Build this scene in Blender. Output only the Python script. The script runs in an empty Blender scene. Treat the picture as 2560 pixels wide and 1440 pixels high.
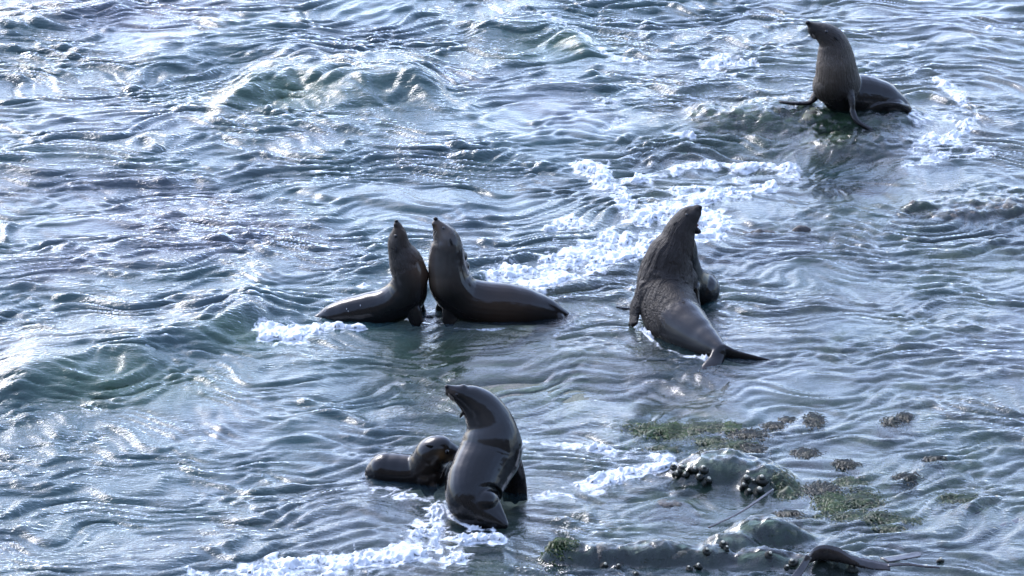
import bpy, bmesh, math, random
import numpy as np
from mathutils import Vector, Matrix
from mathutils.bvhtree import BVHTree

random.seed(7); rng = np.random.default_rng(7)
sc = bpy.context.scene
C = sc.collection

# ------------------------------------------------------------------ camera
PITCH = math.radians(20.0); DIST = 30.0; HF = math.radians(7.0)
T7 = math.tan(HF)
CAM = np.array([0.0, -DIST*math.cos(PITCH), DIST*math.sin(PITCH)])
F = np.array([0, math.cos(PITCH), -math.sin(PITCH)])
U = np.array([0, math.sin(PITCH), math.cos(PITCH)])
cd = bpy.data.cameras.new('camera'); cam = bpy.data.objects.new('camera', cd); C.objects.link(cam)
cam.location = CAM; cam.rotation_euler = (math.pi/2-PITCH, 0, 0)
cd.sensor_width = 36; cd.lens = 18/T7; cd.clip_start = 0.5; cd.clip_end = 4000
sc.camera = cam

# ------------------------------------------------------------------ sky, sun, exposure
SUN_EL, SUN_AZ = math.radians(38), math.radians(-36)      # azimuth from +Y, negative = to the left
w = bpy.data.worlds.new('World'); sc.world = w; w.use_nodes = True
wn = w.node_tree.nodes; wl = w.node_tree.links; wn.clear()
sky = wn.new('ShaderNodeTexSky'); sky.sky_type = 'NISHITA'; sky.sun_disc = False
sky.sun_elevation = SUN_EL; sky.sun_rotation = SUN_AZ
sky.air_density = 1.0; sky.dust_density = 1.7; sky.ozone_density = 3.0
bg = wn.new('ShaderNodeBackground'); bg.inputs['Strength'].default_value = 0.15
wo = wn.new('ShaderNodeOutputWorld')
tint = wn.new('ShaderNodeMix'); tint.data_type = 'RGBA'; tint.inputs[0].default_value = 0.15
tint.inputs[7].default_value = (6.4, 7.2, 9.2, 1)            # an even veil of high cloud over the clear sky
cool = wn.new('ShaderNodeMix'); cool.data_type = 'RGBA'; cool.blend_type = 'MULTIPLY'; cool.inputs[0].default_value = 1.0
cool.inputs[7].default_value = (0.93, 0.96, 1.085, 1)         # cool white balance of the whole sky
wl.new(sky.outputs[0], cool.inputs[6]); wl.new(cool.outputs[2], tint.inputs[6]); wl.new(tint.outputs[2], bg.inputs[0])
wl.new(bg.outputs[0], wo.inputs[0])
sd = bpy.data.lights.new('sun', 'SUN'); sun = bpy.data.objects.new('sun', sd); C.objects.link(sun)
sd.energy = 0.75; sd.angle = math.radians(22); sd.color = (1.0, 0.97, 0.93)
sdir = Vector((math.sin(SUN_AZ)*math.cos(SUN_EL), math.cos(SUN_AZ)*math.cos(SUN_EL), math.sin(SUN_EL)))
sun.rotation_euler = sdir.to_track_quat('Z', 'Y').to_euler()
sc.view_settings.view_transform = 'Standard'; sc.view_settings.look = 'None'
sc.view_settings.gamma = 1; sc.view_settings.use_curve_mapping = False
sc.view_settings.exposure = 2.0
sc.cycles.use_denoising = True
sc.cycles.max_bounces = 8; sc.cycles.transparent_max_bounces = 8
sc.cycles.caustics_reflective = False; sc.cycles.caustics_refractive = False

# ------------------------------------------------------------------ helpers
def ray(px, py):
    return F + np.array([1.0, 0, 0])*((px-1280)/1280*T7) + U*((720-py)/1280*T7)
def gz(px, py, z=0.0):                       # point of the plane at height z seen at (px, py)
    d = ray(px, py); return CAM + d*((z-CAM[2])/d[2])
def gy(px, py, y):                           # point of the vertical plane at depth y
    d = ray(px, py); return CAM + d*((y-CAM[1])/d[1])
def mpp(p):                                  # metres per photograph pixel at a point
    return float(np.dot(np.asarray(p)-CAM, F))*T7/1280
def topx(X, Y):                              # where a point of the sea level stands in the plan of the photograph
    dy = Y-CAM[1]; dz = -CAM[2]
    dep = dy*F[1]+dz*F[2]
    return 1280+1280/T7*X/dep, 720-1280/T7*(dy*U[1]+dz*U[2])/dep

def tag(o, label=None, cat=None, group=None, kind=None):
    if label: o['label'] = label
    if cat: o['category'] = cat
    if group: o['group'] = group
    if kind: o['kind'] = kind
    return o
def link(name, me, mat=None, parent=None):
    o = bpy.data.objects.new(name, me); C.objects.link(o)
    if mat: me.materials.append(mat) if not me.materials else None
    if parent: o.parent = parent
    return o
def empty(name, loc=(0, 0, 0)):
    o = bpy.data.objects.new(name, None); C.objects.link(o); o.location = loc
    o.empty_display_size = 0.1
    return o
def mesh_np(name, V, Fq, smooth=True):
    me = bpy.data.meshes.new(name)
    V = np.asarray(V, np.float32); Fq = np.asarray(Fq, np.int32); k = Fq.shape[1]
    me.vertices.add(len(V)); me.vertices.foreach_set('co', V.ravel())
    me.loops.add(Fq.size); me.loops.foreach_set('vertex_index', Fq.ravel())
    me.polygons.add(len(Fq)); me.polygons.foreach_set('loop_start', np.arange(len(Fq), dtype=np.int32)*k)
    me.update(calc_edges=True)
    if smooth: me.polygons.foreach_set('use_smooth', np.ones(len(Fq), bool))
    return me
def fattr(me, name, v):
    a = me.attributes.new(name, 'FLOAT', 'POINT'); a.data.foreach_set('value', np.asarray(v, np.float32).ravel())
def vattr(me, name, v):
    a = me.attributes.new(name, 'FLOAT_VECTOR', 'POINT'); a.data.foreach_set('vector', np.asarray(v, np.float32).ravel())
def cattr(me, name, v):
    a = me.attributes.new(name, 'FLOAT_COLOR', 'POINT'); a.data.foreach_set('color', np.asarray(v, np.float32).ravel())
def sstep(a, b, x):
    t = np.clip((x-a)/(b-a), 0, 1); return t*t*(3-2*t)
def dist_poly(P, Q, pts, widths=None):       # distance to a polyline and interpolated width
    best = np.full(P.shape, 1e9); wb = np.ones(P.shape)
    for i in range(len(pts)-1):
        (x0, y0), (x1, y1) = pts[i], pts[i+1]
        dx, dy = x1-x0, y1-y0; L2 = dx*dx+dy*dy+1e-9
        t = np.clip(((P-x0)*dx+(Q-y0)*dy)/L2, 0, 1)
        d = np.hypot(P-x0-t*dx, Q-y0-t*dy)
        m = d < best; best = np.where(m, d, best)
        if widths is not None: wb = np.where(m, widths[i]*(1-t)+widths[i+1]*t, wb)
    return best, wb

# periodic random fields made in the frequency domain
NT, LT = 1024, 12.8
kx = np.fft.fftfreq(NT, LT/NT)*2*math.pi
KX, KY = np.meshgrid(kx, kx)                 # axis 1 = x, axis 0 = y
KK = np.hypot(KX, KY)+1e-9
def wave_tile(seed, l0, l1, p, ang, spread, slope):
    r = np.random.default_rng(seed)
    k0, k1 = 2*math.pi/l1, 2*math.pi/l0
    A = KK**(-p)*np.exp(-(k0/KK)**4)*np.exp(-(KK/k1)**4)
    th = np.arctan2(KY, KX)-ang
    A *= (np.abs(np.cos(th))**spread+0.04)
    Z = (r.normal(size=A.shape)+1j*r.normal(size=A.shape))*A
    Z[0, 0] = 0
    h = np.fft.ifft2(Z).real
    sx = np.fft.ifft2(1j*KX*Z).real; sy = np.fft.ifft2(1j*KY*Z).real
    s = slope/math.sqrt((sx**2+sy**2).mean())
    dx = np.fft.ifft2(-1j*KX/KK*Z).real*s; dy = np.fft.ifft2(-1j*KY/KK*Z).real*s
    return np.stack([h*s, dx, dy], -1).astype(np.float32)
def fbm_tile(seed, l0, l1, p):
    r = np.random.default_rng(seed)
    k0, k1 = 2*math.pi/l1, 2*math.pi/l0
    A = KK**(-p)*np.exp(-(k0/KK)**4)*np.exp(-(KK/k1)**4)
    h = np.fft.ifft2((r.normal(size=A.shape)+1j*r.normal(size=A.shape))*A).real
    return (h/h.std()).astype(np.float32)[..., None]
def samp(tile, X, Y, s=1.0):
    u = (X*s/LT % 1)*NT; v = (Y*s/LT % 1)*NT
    i = np.floor(u).astype(int); j = np.floor(v).astype(int)
    fu = (u-i)[..., None]; fv = (v-j)[..., None]
    i %= NT; j %= NT; i1 = (i+1) % NT; j1 = (j+1) % NT
    o = (tile[j, i]*(1-fu)+tile[j, i1]*fu)*(1-fv)+(tile[j1, i]*(1-fu)+tile[j1, i1]*fu)*fv
    return o

# node helper
class NT_:
    def __init__(s, name):
        s.m = bpy.data.materials.new(name); s.m.use_nodes = True
        s.t = s.m.node_tree; s.t.nodes.clear()
        s.out = s.t.nodes.new('ShaderNodeOutputMaterial')
    def n(s, typ, ins=None, **kw):
        x = s.t.nodes.new('ShaderNode'+typ)
        for k, v in kw.items(): setattr(x, k, v)
        for k, v in (ins or {}).items():
            if isinstance(v, bpy.types.NodeSocket): s.t.links.new(v, x.inputs[k])
            else: x.inputs[k].default_value = v
        return x
    def math(s, op, a, b=0.0, clamp=False):
        return s.n('Math', {0: a, 1: b}, operation=op, use_clamp=clamp).outputs[0]
    def mix(s, f, a, b):
        x = s.n('Mix', data_type='RGBA')
        for k, v in ((0, f), (6, a), (7, b)):
            if isinstance(v, bpy.types.NodeSocket): s.t.links.new(v, x.inputs[k])
            else: x.inputs[k].default_value = v if k == 0 else (tuple(v)+(1,) if len(v) == 3 else v)
        return x.outputs[2]
    def ramp(s, f, stops):
        x = s.n('ValToRGB', {0: f}); e = x.color_ramp.elements
        while len(e) < len(stops): e.new(0.5)
        for q, (p, c) in zip(e, stops): q.position = p; q.color = tuple(c)+(1,) if len(c) == 3 else c
        return x.outputs[0]
    def attr(s, name, out='Fac'):
        return s.n('Attribute', attribute_name=name).outputs[out]
    def pos(s): return s.n('NewGeometry').outputs['Position']
    def noise(s, vec, scale, detail=3, rough=0.55, dist=0.0, out=0):
        return s.n('TexNoise', {'Vector': vec, 'Scale': scale, 'Detail': detail, 'Roughness': rough, 'Distortion': dist}).outputs[out]
    def done(s, sh): s.t.links.new(sh, s.out.inputs[0]); return s.m

# ------------------------------------------------------------------ rocks and sea bed as height functions (authored on the ground plan)
# each bump: (cx, cy, rx, ry, top z, power)
ROCKS = {
 'mound':  [(2030, 292, 300, 50, 0.085, 2.6), (2190, 295, 150, 48, 0.075, 2.4), (1810, 292, 150, 36, 0.05, 2.4), (2160, 350, 190, 40, 0.04, 2)],
 'dome':   [(1790, 1180, 145, 40, 0.10, 2.8), (1905, 1198, 95, 40, 0.065, 2.6)],
 'ledge':  [(1480, 1396, 125, 28, 0.08, 3.4), (1640, 1396, 150, 30, 0.09, 3.0), (1780, 1400, 110, 28, 0.07, 2.6), (1400, 1390, 55, 18, 0.07, 2.6)],
 'hump':   [(1910, 1345, 140, 28, 0.10, 2.6), (1830, 1370, 100, 24, 0.07, 2.4), (1900, 1402, 130, 26, 0.06, 2.2), (2070, 1412, 150, 34, 0.045, 2.2)],
 'slab':   [(2460, 508, 190, 32, 0.03, 2.6), (2400, 540, 110, 18, 0.028, 2.4), (2560, 525, 130, 26, 0.035, 2.4), (2310, 522, 80, 12, 0.022, 2.2)],
 'sill':   [(1890, 583, 90, 10, 0.035, 2.2), (2000, 575, 55, 9, 0.04, 2.0)],
 'keel':   [(1680, 1258, 75, 17, 0.02, 2.2)],
}
fb1 = fbm_tile(101, 0.05, 2.5, 1.6); fb2 = fbm_tile(102, 0.03, 0.6, 1.2); fb3 = fbm_tile(103, 0.4, 6.0, 1.6)
def rock_h(key, P, Q):
    z = np.full(P.shape, -2.0)
    for cx, cy, rx, ry, h, p in ROCKS[key]:
        d = np.hypot((P-cx)/rx, (Q-cy)/ry)
        z = np.logaddexp(z*28, (h+0.09-(0.09+h)*d**p)*28)/28 - 0.0
        # each bump falls to z=0 near its rim
    return z-0.075
def all_rock(P, Q):
    z = np.full(P.shape, -2.0)
    for k in ROCKS: z = np.maximum(z, rock_h(k, P, Q))
    return z
def bed_h(X, Y, P, Q):
    shelf = sstep(900, 1500, P+0.9*(Q-700))                     # the rock shelf lies to the lower right
    base = -0.75+shelf*0.56
    base = base+0.27*np.exp(-((P-1150)/420)**2-((Q-880)/95)**2)+0.16*np.exp(-((P-2000)/500)**2-((Q-1200)/220)**2)
    base = base+0.22*np.exp(-((P-420)/260)**2-((Q-960)/60)**2)+0.2*np.exp(-((P-1250)/150)**2-((Q-1330)/60)**2)
    n = samp(fb1, X, Y)[..., 0]; n2 = samp(fb2, X, Y)[..., 0]
    z = base+0.045*n+0.010*n2
    return -0.07-np.logaddexp(0, (-0.07-z)*40)/40

# ------------------------------------------------------------------ materials of the setting
def mat_bed():
    m = NT_('sea_bed'); p = m.pos()
    a = m.noise(p, 1.1, 4, 0.6); b = m.noise(p, 4.5, 5, 0.65, 0.6); c = m.noise(p, 24, 4, 0.6)
    col = m.ramp(a, [(0.30, (0.06, 0.055, 0.045)), (0.45, (0.115, 0.098, 0.098)), (0.58, (0.09, 0.10, 0.065)), (0.72, (0.16, 0.14, 0.115))])
    g = m.ramp(b, [(0.50, (0, 0, 0)), (0.62, (1, 1, 1))])
    gv = m.attr('green')
    col = m.mix(m.math('MULTIPLY', m.math('ADD', m.math('MULTIPLY', g, 0.7), 0.35), gv, True), col, (0.022, 0.046, 0.013))
    col = m.mix(m.math('MULTIPLY', c, 0.5), col, (0.02, 0.018, 0.015))
    bp = m.n('Bump', {'Height': m.noise(p, 30, 5, 0.6), 'Strength': 0.7, 'Distance': 0.03}).outputs[0]
    s = m.n('BsdfPrincipled', {'Base Color': col, 'Roughness': 0.6, 'Normal': bp}).outputs[0]
    return m.done(s)
def mat_rock():
    m = NT_('wet_rock'); p = m.pos()
    a = m.noise(p, 3.0, 4, 0.6, 0.4); b = m.noise(p, 9, 5, 0.65, 0.5); c = m.noise(p, 45, 5, 0.7)
    col = m.ramp(a, [(0.3, (0.016, 0.015, 0.012)), (0.48, (0.034, 0.028, 0.026)), (0.62, (0.026, 0.030, 0.018)), (0.75, (0.05, 0.042, 0.036))])
    g = m.ramp(b, [(0.40, (0, 0, 0)), (0.55, (1, 1, 1))])
    col = m.mix(m.math('MULTIPLY', g, m.attr('green'), True), col, (0.028, 0.055, 0.012))
    col = m.mix(m.math('MULTIPLY', c, 0.7), col, (0.015, 0.013, 0.011))
    h = m.math('ADD', m.noise(p, 22, 5, 0.65), m.math('MULTIPLY', c, 0.5))
    bp = m.n('Bump', {'Height': h, 'Strength': 0.8, 'Distance': 0.03}).outputs[0]
    r = m.ramp(b, [(0.3, (0.18,)*3), (0.7, (0.5,)*3)])
    s = m.n('BsdfPrincipled', {'Base Color': col, 'Roughness': r, 'Normal': bp, 'Specular IOR Level': 0.3, 'Coat Weight': 0.12, 'Coat Roughness': 0.08}).outputs[0]
    return m.done(s)
def mat_water():
    m = NT_('sea_water'); p = m.pos()
    mp = m.n('Mapping', {'Vector': p, 'Scale': (0.42, 1.1, 1.0)}).outputs[0]
    r1 = m.noise(mp, 30, 3, 0.6, 0.5); r2 = m.noise(mp, 80, 2, 0.5)
    rip = m.attr('ripple')
    h = m.math('MULTIPLY', m.math('ADD', r1, m.math('MULTIPLY', r2, 0.25)), rip)
    nrm = m.n('Bump', {'Height': h, 'Strength': 1.0, 'Distance': 0.010}).outputs[0]
    fr = m.n('Fresnel', {'IOR': 1.34, 'Normal': nrm}).outputs[0]
    gl = m.n('BsdfGlossy', {'Color': (1, 1, 1, 1), 'Roughness': 0.025, 'Normal': nrm}).outputs[0]
    dep = m.attr('depth')
    op = m.math('SUBTRACT', 1.0, m.math('POWER', 2.71828, m.math('MULTIPLY', dep, -1.9)), True)
    big = m.noise(p, 0.35, 2, 0.5)
    body = m.ramp(big, [(0.35, (0.026, 0.048, 0.062)), (0.5, (0.022, 0.058, 0.060)), (0.64, (0.036, 0.048, 0.066))])
    body = m.mix(m.attr('weed_tint_swell_glow'), body, (0.034, 0.078, 0.048))
    df = m.n('BsdfDiffuse', {'Color': body, 'Normal': nrm}).outputs[0]
    tr = m.n('BsdfTransparent', {'Color': (0.80, 0.92, 0.88, 1)}).outputs[0]
    under = m.n('MixShader', {0: op, 1: tr, 2: df}).outputs[0]
    wat = m.n('MixShader', {0: fr, 1: under, 2: gl}).outputs[0]
    # thin lace of foam lying on the surface
    f = m.attr('foam'); fn = m.noise(p, 55, 5, 0.75, 0.6)
    fm = m.ramp(m.math('ADD', f, m.math('MULTIPLY', m.math('SUBTRACT', fn, 0.5), 0.7)), [(0.34, (0, 0, 0)), (0.50, (0.35,)*3), (0.72, (0.92,)*3)])
    fo = m.n('BsdfDiffuse', {'Color': (0.62, 0.65, 0.68, 1)}).outputs[0]
    return m.done(m.n('MixShader', {0: fm, 1: wat, 2: fo}).outputs[0])
def mat_foam():
    m = NT_('foam'); p = m.pos()
    n = m.noise(p, 60, 4, 0.7, 0.4)
    bp = m.n('Bump', {'Height': n, 'Strength': 0.5, 'Distance': 0.015}).outputs[0]
    col = m.ramp(m.noise(p, 25, 4, 0.7), [(0.3, (0.40, 0.43, 0.46)), (0.6, (0.58, 0.60, 0.62))])
    s = m.n('BsdfPrincipled', {'Base Color': col, 'Roughness': 0.55, 'Normal': bp, 'Subsurface Weight': 0.0}).outputs[0]
    return m.done(s)
M_BED, M_ROCK, M_WATER, M_FOAM = mat_bed(), mat_rock(), mat_water(), mat_foam()

# ------------------------------------------------------------------ the plan grid of the sea
def axis(a, b, step, far, growth=1.22):
    core = np.arange(a, b+step/2, step)
    lo, hi = [a], [b]; s = step
    while hi[-1] < far: s *= growth; hi.append(hi[-1]+s)
    s = step
    while lo[-1] > -far: s *= growth; lo.append(lo[-1]-s)
    return np.concatenate([np.array(lo[1:])[::-1], core, np.array(hi[1:])])
ax = axis(-5.3, 5.3, 0.0118, 900); ay = axis(-5.9, 8.6, 0.0165, 900)
X, Y = np.meshgrid(ax, ay)
spx = np.gradient(ax); spy = np.gradient(ay)
SP = np.maximum(spx[None, :], spy[:, None])
P_, Q_ = topx(X, np.maximum(Y, -22.0))
core = np.clip(1.5-SP/0.08, 0, 1)            # fine waves fade where the grid is coarse

# foam density from place to place: (points, widths in plan pixels, density)
FOAM = [
 ([(1240, 690), (1330, 672), (1440, 650), (1540, 610), (1640, 570), (1740, 545), (1800, 560)], (30, 36, 40, 42, 48, 48, 36), 0.95),
 ([(1340, 715), (1450, 680), (1560, 640), (1660, 610), (1790, 590)], (22, 22, 26, 28, 24), 1.15),
 ([(1600, 555), (1720, 505), (1820, 480), (1930, 465)], (32, 34, 30, 16), 1.0),
 ([(1440, 410), (1490, 425), (1530, 470), (1570, 515)], (16, 32, 34, 24), 1.05),
 ([(1370, 575), (1430, 555), (1470, 565)], (16, 22, 14), 0.9),
 ([(1560, 450), (1650, 430), (1780, 400), (1990, 410)], (16, 18, 20, 14), 0.72),
 ([(1690, 480), (1830, 440), (1990, 425)], (26, 24, 18), 0.6),
 ([(665, 840), (720, 840), (780, 825), (840, 818), (910, 822)], (22, 34, 22, 16, 8), 1.1),
 ([(600, 1436), (700, 1412), (830, 1415), (960, 1395), (1060, 1370), (1130, 1390)], (16, 26, 30, 40, 48, 40), 1.05),
 ([(1060, 1370), (1075, 1310), (1100, 1265)], (48, 40, 22), 1.1),
 ([(1110, 1365), (1180, 1350), (1250, 1348)], (34, 24, 14), 0.9),
 ([(480, 1440), (640, 1440), (900, 1440)], (14, 20, 24), 0.8),
 ([(1340, 1248), (1430, 1225), (1510, 1200), (1590, 1180), (1670, 1165)], (14, 24, 28, 26, 18), 0.92),
 ([(1310, 1098), (1400, 1108), (1500, 1122), (1600, 1140), (1680, 1140)], (8, 12, 14, 18, 16), 0.72),
 ([(2290, 305), (2340, 280), (2420, 300), (2390, 340), (2310, 360), (2270, 400)], (18, 24, 26, 26, 26, 20), 0.72),
 ([(2300, 395), (2400, 375), (2480, 385)], (20, 26, 16), 0.7),
 ([(2340, 200), (2400, 240), (2420, 290)], (14, 18, 18), 0.62),
 ([(1760, 165), (1820, 152), (1890, 165)], (16, 22, 12), 0.85),
 ([(1730, 185), (1830, 195)], (12, 16), 0.6),
 ([(1310, 30), (1390, 52), (1450, 90), (1530, 140), (1620, 160)], (8, 12, 14, 10, 8), 0.72),
 ([(2210, 100), (2290, 118), (2340, 130)], (10, 16, 10), 0.6),
 ([(2470, 70), (2550, 80)], (10, 12), 0.6),
 ([(930, 1232), (990, 1238), (1080, 1240)], (8, 16, 12), 0.85),
 ([(1640, 290), (1560, 310), (1500, 330)], (20, 22, 16), 0.5),
 ([(1660, 215), (1560, 250), (1450, 290)], (14, 18, 14), 0.45),
 ([(1730, 340), (1660, 330)], (10, 12), 0.55),
 ([(900, 720), (950, 700), (985, 690)], (12, 14, 8), 0.55),
 ([(150, 160), (400, 60), (560, 30)], (10, 12, 10), 0.35),
 ([(1606, 822), (1650, 866), (1712, 890), (1772, 897)], (6, 6, 6, 5), 0.72),
 ([(1100, 819), (1200, 821), (1400, 816)], (4, 4, 4), 0.4),
 ([(1108, 1258), (1132, 1296), (1175, 1319), (1232, 1324)], (7, 8, 8, 6), 0.75),
 ([(905, 1220), (960, 1219), (1030, 1224)], (6, 7, 6), 0.62),
 ([(1745, 780), (1790, 764)], (5, 5), 0.5),
 ([(1990, 268), (1950, 262), (1900, 275)], (6, 6, 6), 0.5),
]
FD = np.zeros_like(X); FW = np.zeros_like(X)
inner = (np.abs(X) < 5.4) & (Y > -6) & (Y < 8.8)
for pts, wd, dn in FOAM:
    mx = max(wd)*3.4
    xs = [a for a, b in pts]; ys = [b for a, b in pts]
    sel = inner & (P_ > min(xs)-mx) & (P_ < max(xs)+mx) & (Q_ > min(ys)-mx) & (Q_ < max(ys)+mx)
    d, ww = dist_poly(P_[sel], Q_[sel]*1.35, [(a, b*1.35) for a, b in pts], wd)
    FW[sel] = np.maximum(FW[sel], dn*(1-sstep(0.4, 2.4, d/ww)))
    FD[sel] = np.maximum(FD[sel], dn*(1-sstep(0.3, 1.5, d/ww)))
# how rough the sea is from place to place
shelf = sstep(1150, 1750, P_+1.0*(Q_-760))
rough = (1.0-0.46*shelf)*(1-0.4*np.clip(FD, 0, 1))
rough *= 1-0.55*np.exp(-((P_-1150)/500)**2-((Q_-900)/90)**2)
rough *= 1-0.35*np.exp(-((P_-560)/420)**2-((Q_-1120)/190)**2)
calm = 0.9*np.exp(-((P_-1660)/200)**2-((Q_-1000)/42)**2)+0.7*np.exp(-((P_-1880)/130)**2-((Q_-1060)/50)**2)+0.6*np.exp(-((P_-1850)/180)**2-((Q_-1180)/60)**2)+0.5*np.exp(-((P_-2150)/200)**2-((Q_-1120)/60)**2)
swellT = wave_tile(11, 1.3, 4.5, 2.6, math.radians(98), 6, 0.035)
seaA = wave_tile(12, 0.065, 0.36, 2.0, math.radians(95), 13, 0.19)
seaL = wave_tile(18, 0.30, 1.1, 2.2, math.radians(100), 7, 0.05)
seaB = wave_tile(15, 0.065, 0.32, 2.1, math.radians(74), 14, 0.12)
seaC = wave_tile(16, 0.065, 0.30, 2.1, math.radians(114), 14, 0.12)
seaD = wave_tile(17, 0.06, 0.20, 2.0, math.radians(88), 9, 0.16)
ripT = wave_tile(13, 0.06, 0.22, 2.0, math.radians(95), 2.5, 0.15)
def sharpen(t, a):                           # peaked crests, flat troughs
    h = t[..., 0]; sg = h.std(); t[..., 0] = sg*(np.exp(np.clip(a*h/sg, -3, 2.2))-1)/a; t[..., 0] -= t[..., 0].mean()
for t_ in (seaA, seaB, seaC): sharpen(t_, 0.4)
Zw = np.zeros_like(X); DX = np.zeros_like(X); DY = np.zeros_like(X)
w1 = samp(fb3, X+7, Y+2)[..., 0]; w2 = samp(fb3, X+1, Y+9)[..., 0]
XD = X+0.16*w1; YD = Y+0.16*w2               # currents bend the crests
def add(tile, amp, ch, s=1.0):
    global Zw, DX, DY
    o = samp(tile, XD, YD, s)
    Zw = Zw+o[..., 0]*amp; DX = DX+o[..., 1]*amp*ch; DY = DY+o[..., 2]*amp*ch
gust = samp(fb3, X, Y)[..., 0]
gust = np.clip(1+0.34*gust, 0.4, 1.5)
gB = np.clip(1+0.5*samp(fb3, X+5, Y+5)[..., 0], 0.15, 2); gC = np.clip(1+0.5*samp(fb3, X+11, Y+3)[..., 0], 0.15, 2)
far_ = np.clip(1.5-SP/0.5, 0, 1); cm = np.clip(calm, 0, 1)
add(swellT, (0.35+0.65*rough)*far_*(1-0.75*shelf), 0.9)
add(seaA, (0.22+0.78*rough)*core*gust*(1-0.7*cm), 1.2)
add(seaL, (0.2+0.8*rough)*core, 1.0)
add(seaB, (0.35+0.65*rough)*core*gB*(1-0.75*cm), 1.2)
add(seaC, (0.45+0.55*rough)*core*gC*(1-0.8*cm), 1.2)
add(seaD, (0.30+0.70*rough)*core*(1-0.9*cm)*gust, 1.1)
add(ripT, (0.30+0.75*shelf)*core*(1-0.9*cm)*gust, 0.8)

# single waves that stand out, each given by its crest line
def ridge(pts, h, wf, wb, env=0.18):
    global Zw
    g = np.array([gz(a, b)[:2] for a, b in pts]); o = np.argsort(g[:, 0]); g = g[o]
    # smooth crest
    xs = np.linspace(g[0, 0], g[-1, 0], 40); ys = np.interp(xs, g[:, 0], g[:, 1])
    ker = np.ones(7)/7; ys = np.convolve(np.pad(ys, 3, 'edge'), ker, 'valid')
    yc = np.interp(X, xs, ys); t = (X-xs[0])/(xs[-1]-xs[0])
    e = sstep(-0.02, env, t)*sstep(-0.02, env, 1-t)
    d = Y-yc+0.05*samp(fb3, X*2.3, Y*2.3)[..., 0]
    prof = np.where(d > 0, np.exp(-(np.abs(d)/wb)**1.6), np.exp(-(np.abs(d)/wf)**2))
    Zw = Zw+h*e*prof
ridge([(520, 300), (600, 262), (680, 222), (760, 212), (850, 228), (960, 220), (1050, 230), (1140, 268)], 0.16, 0.26, 0.8)
ridge([(790, 290), (900, 255), (1000, 245), (1090, 262)], 0.023, 0.12, 0.3)
ridge([(1160, 90), (1290, 66), (1380, 74), (1440, 108), (1510, 150)], 0.070, 0.28, 0.7)
ridge([(-60, 90), (60, 66), (150, 46), (260, 26), (360, 10)], 0.062, 0.25, 0.7)
ridge([(300, 185), (400, 150), (500, 126), (600, 108), (700, 124), (840, 150)], 0.054, 0.22, 0.7)
ridge([(-60, 985), (100, 950), (250, 915), (400, 880), (520, 850), (640, 800), (720, 770)], 0.12, 0.30, 0.8)
ridge([(540, 838), (620, 815), (680, 812), (760, 800)], 0.035, 0.16, 0.5)
ridge([(720, 455), (840, 485), (960, 503), (1100, 520), (1240, 528)], 0.027, 0.10, 0.5)
ridge([(960, 395), (1080, 385), (1200, 378), (1320, 390), (1440, 425)], 0.019, 0.09, 0.4)
ridge([(1270, 500), (1340, 480), (1420, 465), (1500, 480), (1580, 510)], 0.022, 0.2, 0.5)
ridge([(560, 560), (660, 548), (760, 570), (860, 580)], 0.023, 0.11, 0.4)
ridge([(700, 905), (780, 900), (860, 890), (960, 880)], 0.019, 0.1, 0.3)
ridge([(0, 1090), (80, 1080), (170, 1130)], 0.023, 0.1, 0.3)
ridge([(560, 1320), (700, 1300), (840, 1270), (1000, 1285)], 0.019, 0.12, 0.5)
ridge([(1640, 250), (1760, 215), (1900, 195), (2030, 200)], 0.023, 0.15, 0.4)
ridge([(1360, 745), (1450, 710), (1560, 668), (1650, 635), (1760, 612), (1830, 600)], 0.016, 0.14, 0.5)

# the water runs down off the ledges where the animals lie
ridge([(780, 930), (950, 950), (1150, 955), (1350, 950), (1560, 960), (1840, 1000)], -0.075, 0.75, 0.40)
ridge([(1740, 395), (1900, 385), (2050, 400), (2260, 395)], -0.07, 0.7, 0.45)
ridge([(1260, 1400), (1330, 1385), (1420, 1370)], -0.03, 0.3, 0.25)
berth = np.zeros_like(X)                     # the water lies lower and calmer where the animals rest on the shelf
for bx_, by_, rx_, ry_ in ((1130, 835, 330, 62), (1720, 850, 190, 85), (1210, 1275, 190, 75), (1000, 1215, 140, 40), (2130, 330, 200, 60)):
    berth = np.maximum(berth, np.exp(-((P_-bx_)/rx_)**4-((Q_-by_)/ry_)**4))
Zw = Zw*(1-0.62*berth)-0.006*berth
fd_ = sstep(0.35, 0.9, FD); Zw = Zw*(1-0.55*fd_); DX = DX*(1-0.6*fd_); DY = DY*(1-0.6*fd_)
RK = all_rock(P_, Q_)
rk_big = np.maximum(np.maximum(rock_h('dome', P_, Q_), rock_h('hump', P_, Q_)), np.maximum(np.maximum(rock_h('mound', P_, Q_), rock_h('slab', P_, Q_)-0.014), rock_h('ledge', P_, Q_)-0.012))
film = 0.012+0.009*samp(fb1, X, Y)[..., 0]-0.012*np.abs(samp(fb1, X*1.5+4, Y*1.5)[..., 0])+0.008+0.004*samp(fb2, X, Y)[..., 0]
damp = sstep(-0.10, 0.02, rk_big)
damp = damp*(1-0.45*np.exp(-((P_-2000)/420)**2-((Q_-310)/110)**2))
Zs = Zw*(1-0.62*damp)
lift = rk_big+film
Zs = np.logaddexp(Zs*60, (lift+0.35*Zs)*60)/60
XW = X+DX*(1-0.62*damp); YW = Y+DY*(1-0.62*damp)

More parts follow.
